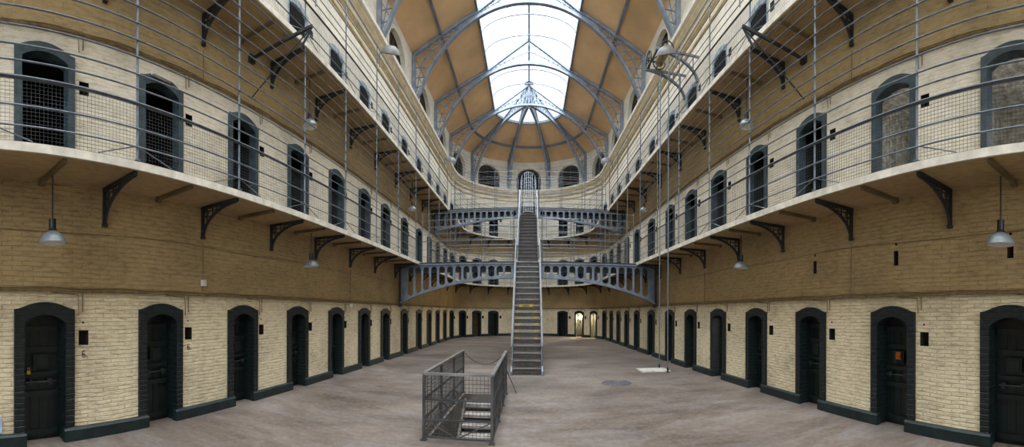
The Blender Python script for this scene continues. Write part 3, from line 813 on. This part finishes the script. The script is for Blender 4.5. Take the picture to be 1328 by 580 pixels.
# ------------------------------------------------------------------ sunken stair and its guard
GX0, GX1, GY0, GY1, GH = -1.55, -.49, 5.78, 9.42, 1.04
root = empty('stairwell_guard', ((GX0 + GX1) / 2, (GY0 + GY1) / 2, 0)); tag(root, 'dark iron mesh guard round the sunken stairwell in the floor', 'railing'); loc = root.location.copy()
G = lambda mb, nm, m: setattr(mb.build(nm, m, root, loc=loc), 'location', (0, 0, 0))
posts = [(GX0, GY0), (GX1, GY0)] + [(x, GY0 + (GY1 - GY0) * k / 3) for x in (GX0, GX1) for k in (1, 2, 3)]
for x, y in posts:
    mb = MB(); mb.beam((x, y, 0), (x, y, GH), .04, .04); mb.box((x, y, .01), (.09, .09, .02)); G(mb, 'post', 'mesh_iron')
for A, Bp in (((GX0, GY1), (GX0, GY0)), ((GX0, GY0), (GX1, GY0)), ((GX1, GY0), (GX1, GY1))):
    A, Bp = Vector((*A, 0)), Vector((*Bp, 0)); L = (Bp - A).length
    mb = MB(); mb.beam(A + Vector((0, 0, GH)), Bp + Vector((0, 0, GH)), .06, .035); G(mb, 'top_rail', 'top_rail')
    for z in (.06, .33, .64):
        mb = MB(); mb.beam(A + Vector((0, 0, z)), Bp + Vector((0, 0, z)), .025, .025); G(mb, 'mid_rail', 'mesh_iron')
    nb = max(1, round(L / 1.2))
    for k in range(nb):
        P, Q = A.lerp(Bp, k / nb), A.lerp(Bp, (k + 1) / nb); Mid = (P + Q) / 2
        mb = MB()
        mb.beam(P + Vector((0, 0, .33)), Mid + Vector((0, 0, .06)), .018, .018); mb.beam(Q + Vector((0, 0, .33)), Mid + Vector((0, 0, .06)), .018, .018); G(mb, 'brace', 'mesh_iron')
        mb = MB(); n = round((Q - P).length / .06)
        for j in range(1, n):
            p = P.lerp(Q, j / n); mb.beam(p + Vector((0, 0, .06)), p + Vector((0, 0, GH)), .006, .006)
        for j in range(1, 17): mb.beam(P + Vector((0, 0, .06 * j)), Q + Vector((0, 0, .06 * j)), .006, .006)
        G(mb, 'wire_mesh', 'mesh_iron')
mb = MB(); mb.beam((GX1 + .02, GY1, .55), (GX1 + .25, GY1 + .05, 0), .02, .02); G(mb, 'prop', 'mesh_iron')
mb = MB(); mb.tube([(GX0 + .035 + (GX1 - GX0 - .07) * k / 14, GY1 + .0, GH - .05 - .28 * (1 - (2 * k / 14 - 1) ** 2)) for k in range(15)], .011, 6)
tag(mb.build('safety_chain', 'mesh_iron'), 'sagging chain across the open end of the stairwell guard', 'chain')
# stone steps going down towards the viewer
root = empty('stone_staircase', ((PX0 + PX1) / 2, PY1, 0)); tag(root, 'stone steps leading down inside the fenced stairwell', 'staircase'); loc = root.location.copy()
for k in range(12):
    z = -.17 * (k + 1); y = PY1 - .27 * k
    mb = MB(); mb.box(((PX0 + PX1) / 2 + .04, y - .18, z - .035), (PX1 - PX0 - .10, .33, .07)); mb.build('step', 'stone', root, loc=loc).location = (0, 0, 0)
mb = MB(); mb.beam((PX0 + .05, PY1 - .1, -.17), (PX0 + .05, PY1 - 3.1, -2.06), .06, .22); mb.build('stringer', 'pit', root, loc=loc).location = (0, 0, 0)

# floor fittings
mb = MB(); mb.lathe([(.001, .012), (.33, .012), (.34, .006), (.37, .006), (.38, .014), (.415, .014), (.42, .0)], 32)
for r in (.1, .18, .26): mb.lathe([(r - .015, .012), (r - .01, .017), (r + .01, .017), (r + .015, .012)], 32)
o = tag(mb.build('manhole_cover', 'manhole'), 'round iron manhole cover in the floor right of the staircase', 'manhole cover'); o.location = (2.53, 10.65, 0)
mb = MB(); mb.box((0, 0, .015), (1.0, .85, .03)); mb.box((0, 0, .035), (.9, .75, .012))
o = tag(mb.build('floor_slab', 'slab'), 'pale square slab on the floor under the hoist rods', 'slab'); o.location = (4.28, 12.62, 0); o.rotation_euler = (0, 0, -.05)
for (x, y), nm in (((4.62, 12.95), 'farther'), ((4.60, 12.05), 'nearer')):
    root = empty('hoist_rod', (x, y, 0)); tag(root, f'{nm} of two tall grey rods rising from the floor slab to the hoist', 'rod', 'hoist rods')
    mb = MB(); mb.tube([(0, 0, 0), (0, 0, 10.55)], .02, 8); mb.build('rod', 'rail', root)
    mb = MB(); mb.lathe([(.06, 0), (.06, .02), (.035, .05), (.035, .16), (.02, .17)], 10); mb.build('foot', 'dark_iron', root)

# ------------------------------------------------------------------ lamps
def pendant_proto(h):
    root = empty('pendant_lamp')
    mb = MB(); mb.tube([(0, 0, -.085), (0, 0, -h + .2)], .012, 6); mb.build('stem', 'dark_iron', root)
    mb = MB(); mb.lathe([(.02, -h + .34), (.05, -h + .33), (.05, -h + .2), (.065, -h + .17)], 14); mb.build('cap', 'cap', root)
    mb = MB(); pr = [(.05, -h + .17), (.08, -h + .15), (.135, -h + .12), (.172, -h + .07), (.185, -h + .03), (.20, -h)]
    mb.lathe(pr, 24); mb.build('lamp_shade', 'enamel', root, smooth=True)
    mb = MB(); mb.lathe([(r - .006, z - .004) for r, z in pr[::-1]], 24); mb.build('shade_lining', 'enamel_in', root, smooth=True)
    mb = MB(); mb.lathe([(.001, -h + .03), (.03, -h + .04), (.035, -h + .08), (.02, -h + .15)], 12); mb.build('bulb', 'enamel_in', root, smooth=True)
    return root
pd = [(s_left(1.72), Z1B, 'lower gallery on the left, nearest the viewer'), (s_left(8.2), Z1B, 'lower gallery on the left, farther along'), (s_right(1.75), Z1B, 'lower gallery on the right, nearest the viewer'), (s_right(8.3), Z1B, 'lower gallery on the right, farther along'),
      (s_left(8.1), Z2B, 'upper gallery on the left, nearer one'), (s_right(8.05), Z2B, 'upper gallery on the right, nearer one'), (s_left(16.7), Z2B, 'upper gallery on the left, near the bridge end'), (s_right(16.7), Z2B, 'upper gallery on the right, near the bridge end')]
for s, zb, t in pd:
    p = at(s, .5, zb); h = p.z - (2.93 if zb == Z1B and p.y < 4 else 3.13 if zb == Z1B else 6.62)
    r = pendant_proto(h); r.location = p; tag(r, f'enamel pendant lamp hanging from the {t}', 'lamp', 'pendant lamps under the galleries')
def flood(s, z, t, sd):
    p = at(s, OFF + .09, z, False); root = empty('flood_lamp', p); tag(root, f'grey dish floodlight {t}', 'floodlight', 'floodlights on the railing tops')
    R = Matrix.Rotation(.35 * sd, 3, 'Y') @ Matrix.Rotation(.45, 3, 'X')
    mb = MB(); mb.lathe([(.02, .20), (.14, .19), (.26, .10), (.31, .0), (.32, -.03)], 24, (sd * .36, 0, .06), 0, R); mb.build('housing', 'lamp_grey', root, smooth=True)
    mb = MB(); mb.disc((sd * .36, 0, .06), .305, 24, 0, R); mb.build('lens', 'lamp_grey', root)
    mb = MB(); mb.tube([(0, 0, -.3), (0, 0, .1), (sd * .06, 0, .2), (sd * .3, 0, .26)], .018); mb.build('mount', 'iron', root)
for y, z in ((11.4, 10.12), (20.9, 10.3)):
    for sd, f_ in ((-1, s_left), (1, s_right)):
        flood(f_(y), z, f'atop the {"left" if sd < 0 else "right"} upper railing, {"nearer" if y < 15 else "farther"} one', -sd)
for sd, f_ in ((-1, s_left), (1, s_right)): flood(f_(7.45), 9.25, f'fixed to the {"left" if sd < 0 else "right"} upper gallery handrail', -sd)
# tube light over the second middle-gallery door
p = at(s_left(3.96) - .05, .06, Z1T + 2.16); root = empty('tube_light', p, ang(s_left(3.96))); tag(root, 'white strip light fitting over a middle-gallery doorway on the left', 'light fitting')
mb = MB(); mb.box((0, 0, 0), (.42, .06, .07)); mb.build('housing', 'box', root)
mb = MB(); mb.tube([(-.2, -.045, -.02), (.2, -.045, -.02)], .014, 8); mb.build('tube', 'enamel_in', root)

# the hoist by the right ledge
HX, HY, HZ = 4.55, 12.5, 10.86
root = empty('winch_hoist', (HX, HY, HZ)); tag(root, 'old iron hoist with spoked wheel and drum high on the right', 'hoist')
mb = MB(); mb.tube([(0, .38, 0), (0, -.42, 0)], .15, 16); mb.build('drum', 'drum', root)
for y in (.42, -.46):
    mb = MB(); mb.tube([(.22 * math.cos(2 * PI * k / 20), y, .22 * math.sin(2 * PI * k / 20)) for k in range(21)], .02, 6); mb.build('drum_flange', 'dark_iron', root)
mb = MB(); WX = -.34
wheel = [(WX + .0, .55 + .30 * math.cos(2 * PI * k / 24), .1 + .30 * math.sin(2 * PI * k / 24)) for k in range(25)]
mb.tube(wheel, .022, 6)
for k in range(0, 24, 4): mb.tube([(WX, .55, .1), wheel[k]], .014, 5)
mb.tube([(WX - .06, .55, .1), (.1, .55, .1)], .03, 8); mb.build('wheel', 'dark_iron', root)
for y in (-.57, .57):
    mb = MB(); P = []
    for k in range(11):
        a = PI / 2 * k / 10; P.append((-.45 + 1.5 * math.sin(a), y, -1.0 + .78 * math.cos(a)))
    mb.sweep(P, .07, .09, up=(0, 1, 0)); mb.beam((-.4, y, -.22), (1.1, y, -.12), .06, .07); mb.beam((-.1, y, -.22), (0, y, 0), .06, .06)
    for k in (3, 5, 7): mb.beam(P[k], (P[k][0], y, -.15), .03, .03)
    mb.build('arm', 'iron', root)
mb = MB(); mb.tube([(-.38, -.55, -.2), (-.38, .6, -.2)], .03, 8); mb.build('crossbar', 'dark_iron', root)

# ------------------------------------------------------------------ conduits
def conduit(a, b, z, label, drops, dz, falls=(), boxes=()):
    o0 = at((a + b) / 2, .03, z); root = empty('conduit_pipe', o0); tag(root, label, 'pipe')
    B = lambda mb, nm, m: setattr(mb.build(nm, m, root, loc=o0), 'location', (0, 0, 0))
    mb = MB(); mb.tube([at(s, .05, z) for s in stations(a, b, .5)], .02, 6); B(mb, 'pipe', 'conduit')
    mb = MB(); mb.tube([at(s, .035, z + .05 + .012 * math.sin(s * 5)) for s in stations(a, b, .25)], .011, 5); B(mb, 'cable', 'conduit')
    for s in drops:
        mb = MB(); mb.tube([at(s + .62, .035, z), at(s + .62, .035, z - dz)], .010, 5)
        mb.tube([at(s + .1, .035, z - .02), at(s + .54, .035, z - .05), at(s + .55, .035, z - dz * 1.2)], .008, 5); B(mb, 'drop_cable', 'conduit')
    for s, z1 in falls:
        mb = MB(); mb.tube([at(s, .036, z1), at(s, .036, z)], .010, 5); B(mb, 'riser_cable', 'conduit')
    for s, zb in boxes:
        mb = MB(); p = at(s, .06, zb); mb.box(p, (.08, .08, .12)); B(mb, 'junction_box', 'box')
    return root
dl = [d for d in DOORS if d < SL]; dr = [d for d in DOORS if d > SR]; da = [d for d in DOORS if SL <= d <= SR]
conduit(.6, SL - .05, 2.30, 'painted conduit with cable drops above the left ground-floor doors', dl, .32, [(s_left(4.95), 3.36), (s_left(11.4), 3.36)], [(s_left(4.95), 2.55), (s_left(11.45), 2.2)])
conduit(SL + .05, SR - .05, 2.30, 'painted conduit above the far ground-floor doors', da, .25)
conduit(SR + .05, SE - .6, 2.30, 'painted conduit with cable drops above the right ground-floor doors', dr, .25, [(s_right(4.95), 3.36), (s_right(11.4), 3.36)])
conduit(.6, SL, 6.64, 'thin conduit above the left middle-gallery doors', dl, .25, [(s_left(4.95), 7.28)])
conduit(SR, SE - .6, 6.64, 'thin conduit above the right middle-gallery doors', dr, .25, [(s_right(4.95), 7.28)])
for a, b, sd in ((.6, SL - .1, 'left'), (SR, SE - .6, 'right')):
    o0 = at((a + b) / 2, .02, 3.28); mb = MB(); mb.tube([at(s, .014, 3.28 + .02 * math.sin(s * 1.4)) for s in stations(a, b, .5)], .006, 5)
    o = mb.build('strung_cable', 'conduit', None, loc=o0); tag(o, f'thin cable strung along the {sd} wall just under the lower gallery brackets', 'cable')
for k, w_ in ((0, 'nearest'), (1, 'second nearest')):
    s = DOORS[k]; o0 = at(s + .655, .006, 1.32); root_n = None; mb = MB()
    six = [(.022, .05), (-.005, .055), (-.022, .03), (-.026, -.01), (-.018, -.045), (.008, -.05), (.024, -.03), (.02, -.005), (0, .004), (-.02, -.01)]
    mb.tube([(x, 0, z) for x, z in six], .006, 5); mb.disc((.055, -.003, -.042), .009, 10, 0, Matrix.Rotation(PI / 2, 3, 'X'))
    o = mb.build('painted_number', 'cap'); o.location = o0; o.rotation_euler = (0, 0, ang(s))
    tag(o, f'small dark painted numeral under the spy hole of the {w_} left ground-floor door', 'painted number')
# scrap of pale paper at the foot of the near left wall
p = at(s_left(1.05), .02, .36); root = empty('paper_notice', p, ang(s_left(1.05))); tag(root, 'small pale blue paper stuck low on the left wall', 'paper')
mb = MB(); mb.box((0, 0, 0), (.16, .006, .2)); mb.box((.03, -.004, -.1), (.1, .006, .06)); o = mb.build('sheet', 'paper', root)

# ------------------------------------------------------------------ roof
def zroof(r): return EAVE + (16.3 - EAVE) * (5.58 - r) / (5.58 - 2.45) if r > 2.45 else 16.3 + (18.05 - 16.3) * (2.45 - r) / 2.45
mb = MB()
UP = .10
st = [YB] + [y for y in (.2, 4.7, 9.2, 13.7, 18.2, 22.7)] + [YC]
for y0, y1 in zip(st, st[1:]):
    for sg in (-1, 1):
        for r0, r1 in ((5.75, 4.2), (4.2, 2.45)):
            mb.face([(sg * r0, y0, zroof(r0) + UP), (sg * r1, y0, zroof(r1) + UP), (sg * r1, y1, zroof(r1) + UP), (sg * r0, y1, zroof(r0) + UP)])
RY = 2.1 / 2.45
def ring(r, phi):     # phi from +x round to -x ; the glazed end is a little flattened
    fy = 1 if r > 4 else RY if r <= 2.45 else 1
    return (r * math.cos(phi), YC + r * math.sin(phi) * fy)
for k in range(20):
    a, b = PI * k / 20, PI * (k + 1) / 20
    for r0, r1 in ((5.75, 4.2), (4.2, 2.45)):
        P = [(*ring(r0, a), zroof(r0) + UP), (*ring(r0, b), zroof(r0) + UP), (*ring(r1, b), zroof(r1) + UP), (*ring(r1, a), zroof(r1) + UP)]
        mb.face(P)
tag(mb.build('ceiling', 'ply'), 'sloping brown boarded ceiling either side of the skylight', 'ceiling', None, 'structure')
wn += 1
sky = empty(f'window_{wn}', (0, 14, 16.3)); tag(sky, 'long glazed ridge skylight along the crown of the roof', 'skylight', None, 'structure'); loc = Vector((0, 14, 16.3))
K = lambda mb, nm, m: setattr(mb.build(nm, m, sky, loc=loc), 'location', (0, 0, 0))
mb = MB(); G1, G2 = 16.3 + UP + .02, 18.05 + UP
for sg in (-1, 1): mb.face([(sg * 2.45, YB, G1), (0, YB, G2), (0, YC, G2), (sg * 2.45, YC, G1)])
for k in range(20):
    a, b = PI * k / 20, PI * (k + 1) / 20; mb.face([(*ring(2.45, a), G1), (*ring(2.45, b), G1), (0, YC, G2)])
K(mb, 'glass', 'glass')
mb = MB(); y = YB + .3
while y < YC - .4:
    if all(abs(y - t) > .5 for t in TRUSS_Y):
        P = [(2.44 * math.cos(PI - PI * k / 16), y, 16.36 + .95 * math.sin(PI * k / 16)) for k in range(17)]
        mb.tube(P, .03, 6)
    y += 1.5
K(mb, 'glazing_hoop', 'girder')
mb = MB()
for sg in (-1, 1): mb.box((sg * 2.45, (YB + YC) / 2, 16.36), (.09, YC - YB, .16))
mb.sweep([(*ring(2.45, PI * k / 24), 16.36) for k in range(25)], .09, .16); K(mb, 'kerb', 'girder')
mb = MB(); mb.box((0, (YB + YC) / 2, 18.02), (.10, YC - YB, .14)); K(mb, 'ridge_beam', 'girder')
mb = MB()
for sg in (-1, 1):
    for k in range(44): mb.tube([(sg * 2.45, YB + .75 * k, G1 + .02), (0, YB + .75 * k, G2 + .02)], .012, 4)
K(mb, 'glazing_bar', 'truss')
for sg in (-1, 1):
    mb = MB(); mb.box((0, 0, 0), (.1, YC - YB, .14)); o = mb.build('roof_purlin', 'girder'); o.location = (sg * 4.2, (YB + YC) / 2, zroof(4.2) + .02)
    tag(o, f'long grey purlin under the {"left" if sg < 0 else "right"} slope of the boarded ceiling', 'purlin', 'straight roof purlins')
mb = MB(); mb.sweep([(*ring(4.2, PI * k / 30), zroof(4.2) + .02) for k in range(31)], .1, .14)
tag(mb.build('roof_purlin', 'girder'), 'curved grey purlin ringing the rounded end of the ceiling', 'purlin')

LOW = [(0, 16.62), (.9, 16.55), (1.88, 16.28), (3.0, 15.68), (3.94, 14.87), (4.69, 13.95), (5.17, 13.0), (5.5, 12.3)]
def resample(pts, n):
    d = [0.]
    for a, b in zip(pts, pts[1:]): d.append(d[-1] + math.dist(a, b))
    out = []
    for k in range(n + 1):
        t = d[-1] * k / n
        for i in range(len(pts) - 1):
            if t <= d[i + 1] + 1e-9: f = (t - d[i]) / (d[i + 1] - d[i]); out.append((pts[i][0] + (pts[i + 1][0] - pts[i][0]) * f, pts[i][1] + (pts[i + 1][1] - pts[i][1]) * f)); break
    return out
lowf = smooth_interp(LOW[:7]); LOWD = [(x, lowf(x)) for x in [5.17 * k / 40 for k in range(41)]] + [(5.36, 12.63), (5.5, 12.3)]
UPP = [(0, 18.05), (2.45, 16.3), (5.58, EAVE - .02), (5.58, 12.3)]
def half(root, c, d, parts, hub=0.):
    """one half of a truss from the crown out to the wall, along direction D"""
    Pt = lambda r, z: Vector((c[0] + d[0] * r, c[1] + d[1] * r, z))
    side = Vector((-d[1], d[0], 0))
    lo = [p for p in LOWD if p[0] >= hub]
    parts['lower_chord'].append([Pt(*p) for p in lo]); parts['upper_chord'].append([Pt(*p) for p in UPP if True])
    for key, n, seg_l, seg_u in (('crown_lattice', 9, [p for p in LOWD if p[0] <= 2.3 and p[0] >= hub], [(0, 18.05), (2.4, 16.35)]), ('haunch_lattice', 9, [p for p in LOWD if p[0] >= 3.2], [(3.4, zroof(3.4)), (5.58, EAVE), (5.58, 12.5)])):
        A, Bq = resample(seg_l, n), resample(seg_u, n)
        for i in range(n):
            parts[key].append((Pt(*A[i]), Pt(*Bq[i + 1]))); parts[key].append((Pt(*Bq[i]), Pt(*A[i + 1])))
        # purlin-like middle line of the lattice
        mid = [((a[0] + b[0]) / 2, (a[1] + b[1]) / 2) for a, b in zip(A, Bq)]
        for p, q in zip(mid, mid[1:]): parts[key].append((Pt(*p), Pt(*q)))
    seg = [p for p in LOWD if 2.2 <= p[0] <= 3.4]
    parts['web'].append([(Pt(*p), Pt(p[0], zroof(p[0]))) for p in seg])
def truss(name, label, c, dirs, group, hub=0.):
    root = empty(name, (c[0], c[1], LEDGE1)); tag(root, label, 'truss', group); loc = Vector((c[0], c[1], LEDGE1))
    B = lambda mb, nm: setattr(mb.build(nm, 'truss', root, loc=loc), 'location', (0, 0, 0))
    for d in dirs:
        parts = dict(lower_chord=[], upper_chord=[], crown_lattice=[], haunch_lattice=[], web=[]); half(root, c, d, parts, hub); side = Vector((-d[1], d[0], 0))
        for P in parts['lower_chord']: mb = MB(); mb.sweep(P, .12, .18, up=side); B(mb, 'lower_chord')
        for P in parts['upper_chord']:
            mb = MB()
            for p, q in zip(P, P[1:]): mb.beam(p, q, .16, .15, up=(0, 0, 1) if abs((q - p).normalized().z) < .9 else side)
            B(mb, 'upper_chord')
        for key in ('crown_lattice', 'haunch_lattice'):
            mb = MB()
            for p, q in parts[key]: mb.beam(p, q, .055 if key[0] == 'c' else .04, .03)
            B(mb, key)
        mb = MB()
        for S in parts['web']:
            for (a, b), (e, f) in zip(S, S[1:]):
                for sh in (-.012, .012): mb.face([a + side * sh, e + side * sh, f + side * sh, b + side * sh])
        B(mb, 'web_plate')
        mb = MB(); p = Vector((c[0] + d[0] * 5.5, c[1] + d[1] * 5.5, LEDGE1 + .06)); mb.box(p, (.26, .26, .12)); B(mb, 'foot')
    return root
TN = ['at the start of the rounded end', 'second from the rounded end', 'third from the rounded end', 'nearest the viewer, mostly cut off']
for i, y in enumerate(TRUSS_Y[:4]):
    truss('roof_truss', f'blue grey lattice arch truss under the skylight, {TN[min(i, 3)]}', (0, y), [(-1, 0), (1, 0)], 'arched roof trusses')
for p in (-54, -18, 18, 54):
    a = math.radians(p); d = (math.sin(a), math.cos(a))
    truss('roof_rib', f'blue grey rib of the rounded roof end, {"inner" if abs(p) < 30 else "outer"} one {"left" if p < 0 else "right"} of the axis', (0, YC), [d], 'radiating roof ribs', .25)
root = empty('roof_boss', (0, YC, 16.7)); tag(root, 'small star-shaped iron boss where the roof ribs meet', 'boss')
mb = MB(); mb.tube([(0, 0, -.1), (0, 0, 1.35)], .06, 10); mb.build('hub_post', 'girder', root)
mb = MB(); mb.lathe([(.02, 1.62), (.30, 1.5), (.34, 1.42), (.2, 1.36), (.05, 1.2)], 12); mb.build('cap', 'girder', root)

# ------------------------------------------------------------------ light: an overcast sky through the skylight
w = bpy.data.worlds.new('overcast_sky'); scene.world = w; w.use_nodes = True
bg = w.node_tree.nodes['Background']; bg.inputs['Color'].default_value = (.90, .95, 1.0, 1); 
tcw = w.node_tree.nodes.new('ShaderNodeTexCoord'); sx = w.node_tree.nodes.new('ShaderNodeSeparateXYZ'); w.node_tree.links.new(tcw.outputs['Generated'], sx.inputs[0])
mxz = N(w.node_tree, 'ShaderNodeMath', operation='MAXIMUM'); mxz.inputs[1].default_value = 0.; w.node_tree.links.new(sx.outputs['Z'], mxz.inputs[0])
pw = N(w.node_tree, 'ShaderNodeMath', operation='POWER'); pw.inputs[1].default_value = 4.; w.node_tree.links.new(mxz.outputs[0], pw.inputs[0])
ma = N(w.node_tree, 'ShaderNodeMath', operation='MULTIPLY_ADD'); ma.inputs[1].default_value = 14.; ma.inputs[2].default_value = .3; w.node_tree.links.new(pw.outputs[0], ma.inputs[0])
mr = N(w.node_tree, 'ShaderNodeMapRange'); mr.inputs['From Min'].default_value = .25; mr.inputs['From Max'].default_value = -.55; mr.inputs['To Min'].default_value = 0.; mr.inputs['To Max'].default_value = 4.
w.node_tree.links.new(sx.outputs['Y'], mr.inputs['Value'])      # sky brightened behind the viewer to feed the added end window
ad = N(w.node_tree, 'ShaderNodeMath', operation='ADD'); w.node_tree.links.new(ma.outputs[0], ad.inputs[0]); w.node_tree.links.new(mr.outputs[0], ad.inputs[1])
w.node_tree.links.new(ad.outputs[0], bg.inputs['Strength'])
def portal(loc, sx, sy, rot=(0, 0, 0)):
    l = bpy.data.lights.new('sky_portal', 'AREA'); l.shape = 'RECTANGLE'; l.size = sx; l.size_y = sy; l.cycles.is_portal = True
    o = bpy.data.objects.new('sky_portal', l); col.objects.link(o); o.location = loc; o.rotation_euler = rot
portal((0, (YB + YC) / 2, 16.5), 4.9, YC - YB); portal((0, YC + 1.05, 16.5), 4.9, 2.1); portal((0, YB + .12, 8.), 8., 10., (PI / 2, 0, 0))

# ------------------------------------------------------------------ camera: a cylindrical panorama, as in the photograph
cam = bpy.data.cameras.new('camera'); co = bpy.data.objects.new('camera', cam); col.objects.link(co)
F = 500.
co.location = (.06, 0, 2.0); co.rotation_euler = (PI / 2, 0, 0)
co.rotation_euler = (Matrix.Rotation(math.radians(90), 3, 'X') @ Matrix.Rotation(math.atan(2 / F), 3, 'Z')).to_euler()
cam.type = 'PANO'; cam.panorama_type = 'CENTRAL_CYLINDRICAL'; cam.central_cylindrical_radius = 1.
cam.central_cylindrical_range_u_min = -686 / F; cam.central_cylindrical_range_u_max = (1328 - 686) / F
cam.central_cylindrical_range_v_min = -(580 - 405) / F; cam.central_cylindrical_range_v_max = 405 / F
cam.clip_start = .05; cam.clip_end = 200
scene.camera = co
vs = scene.view_settings; vs.view_transform = 'Standard'; vs.look = 'None'; vs.gamma = 1.; vs.use_curve_mapping = False; vs.exposure = .42
scene.cycles.use_denoising = True
scene.cycles.max_bounces = 10; scene.cycles.diffuse_bounces = 6; scene.cycles.transparent_max_bounces = 12
scene.cycles.sample_clamp_indirect = 8.
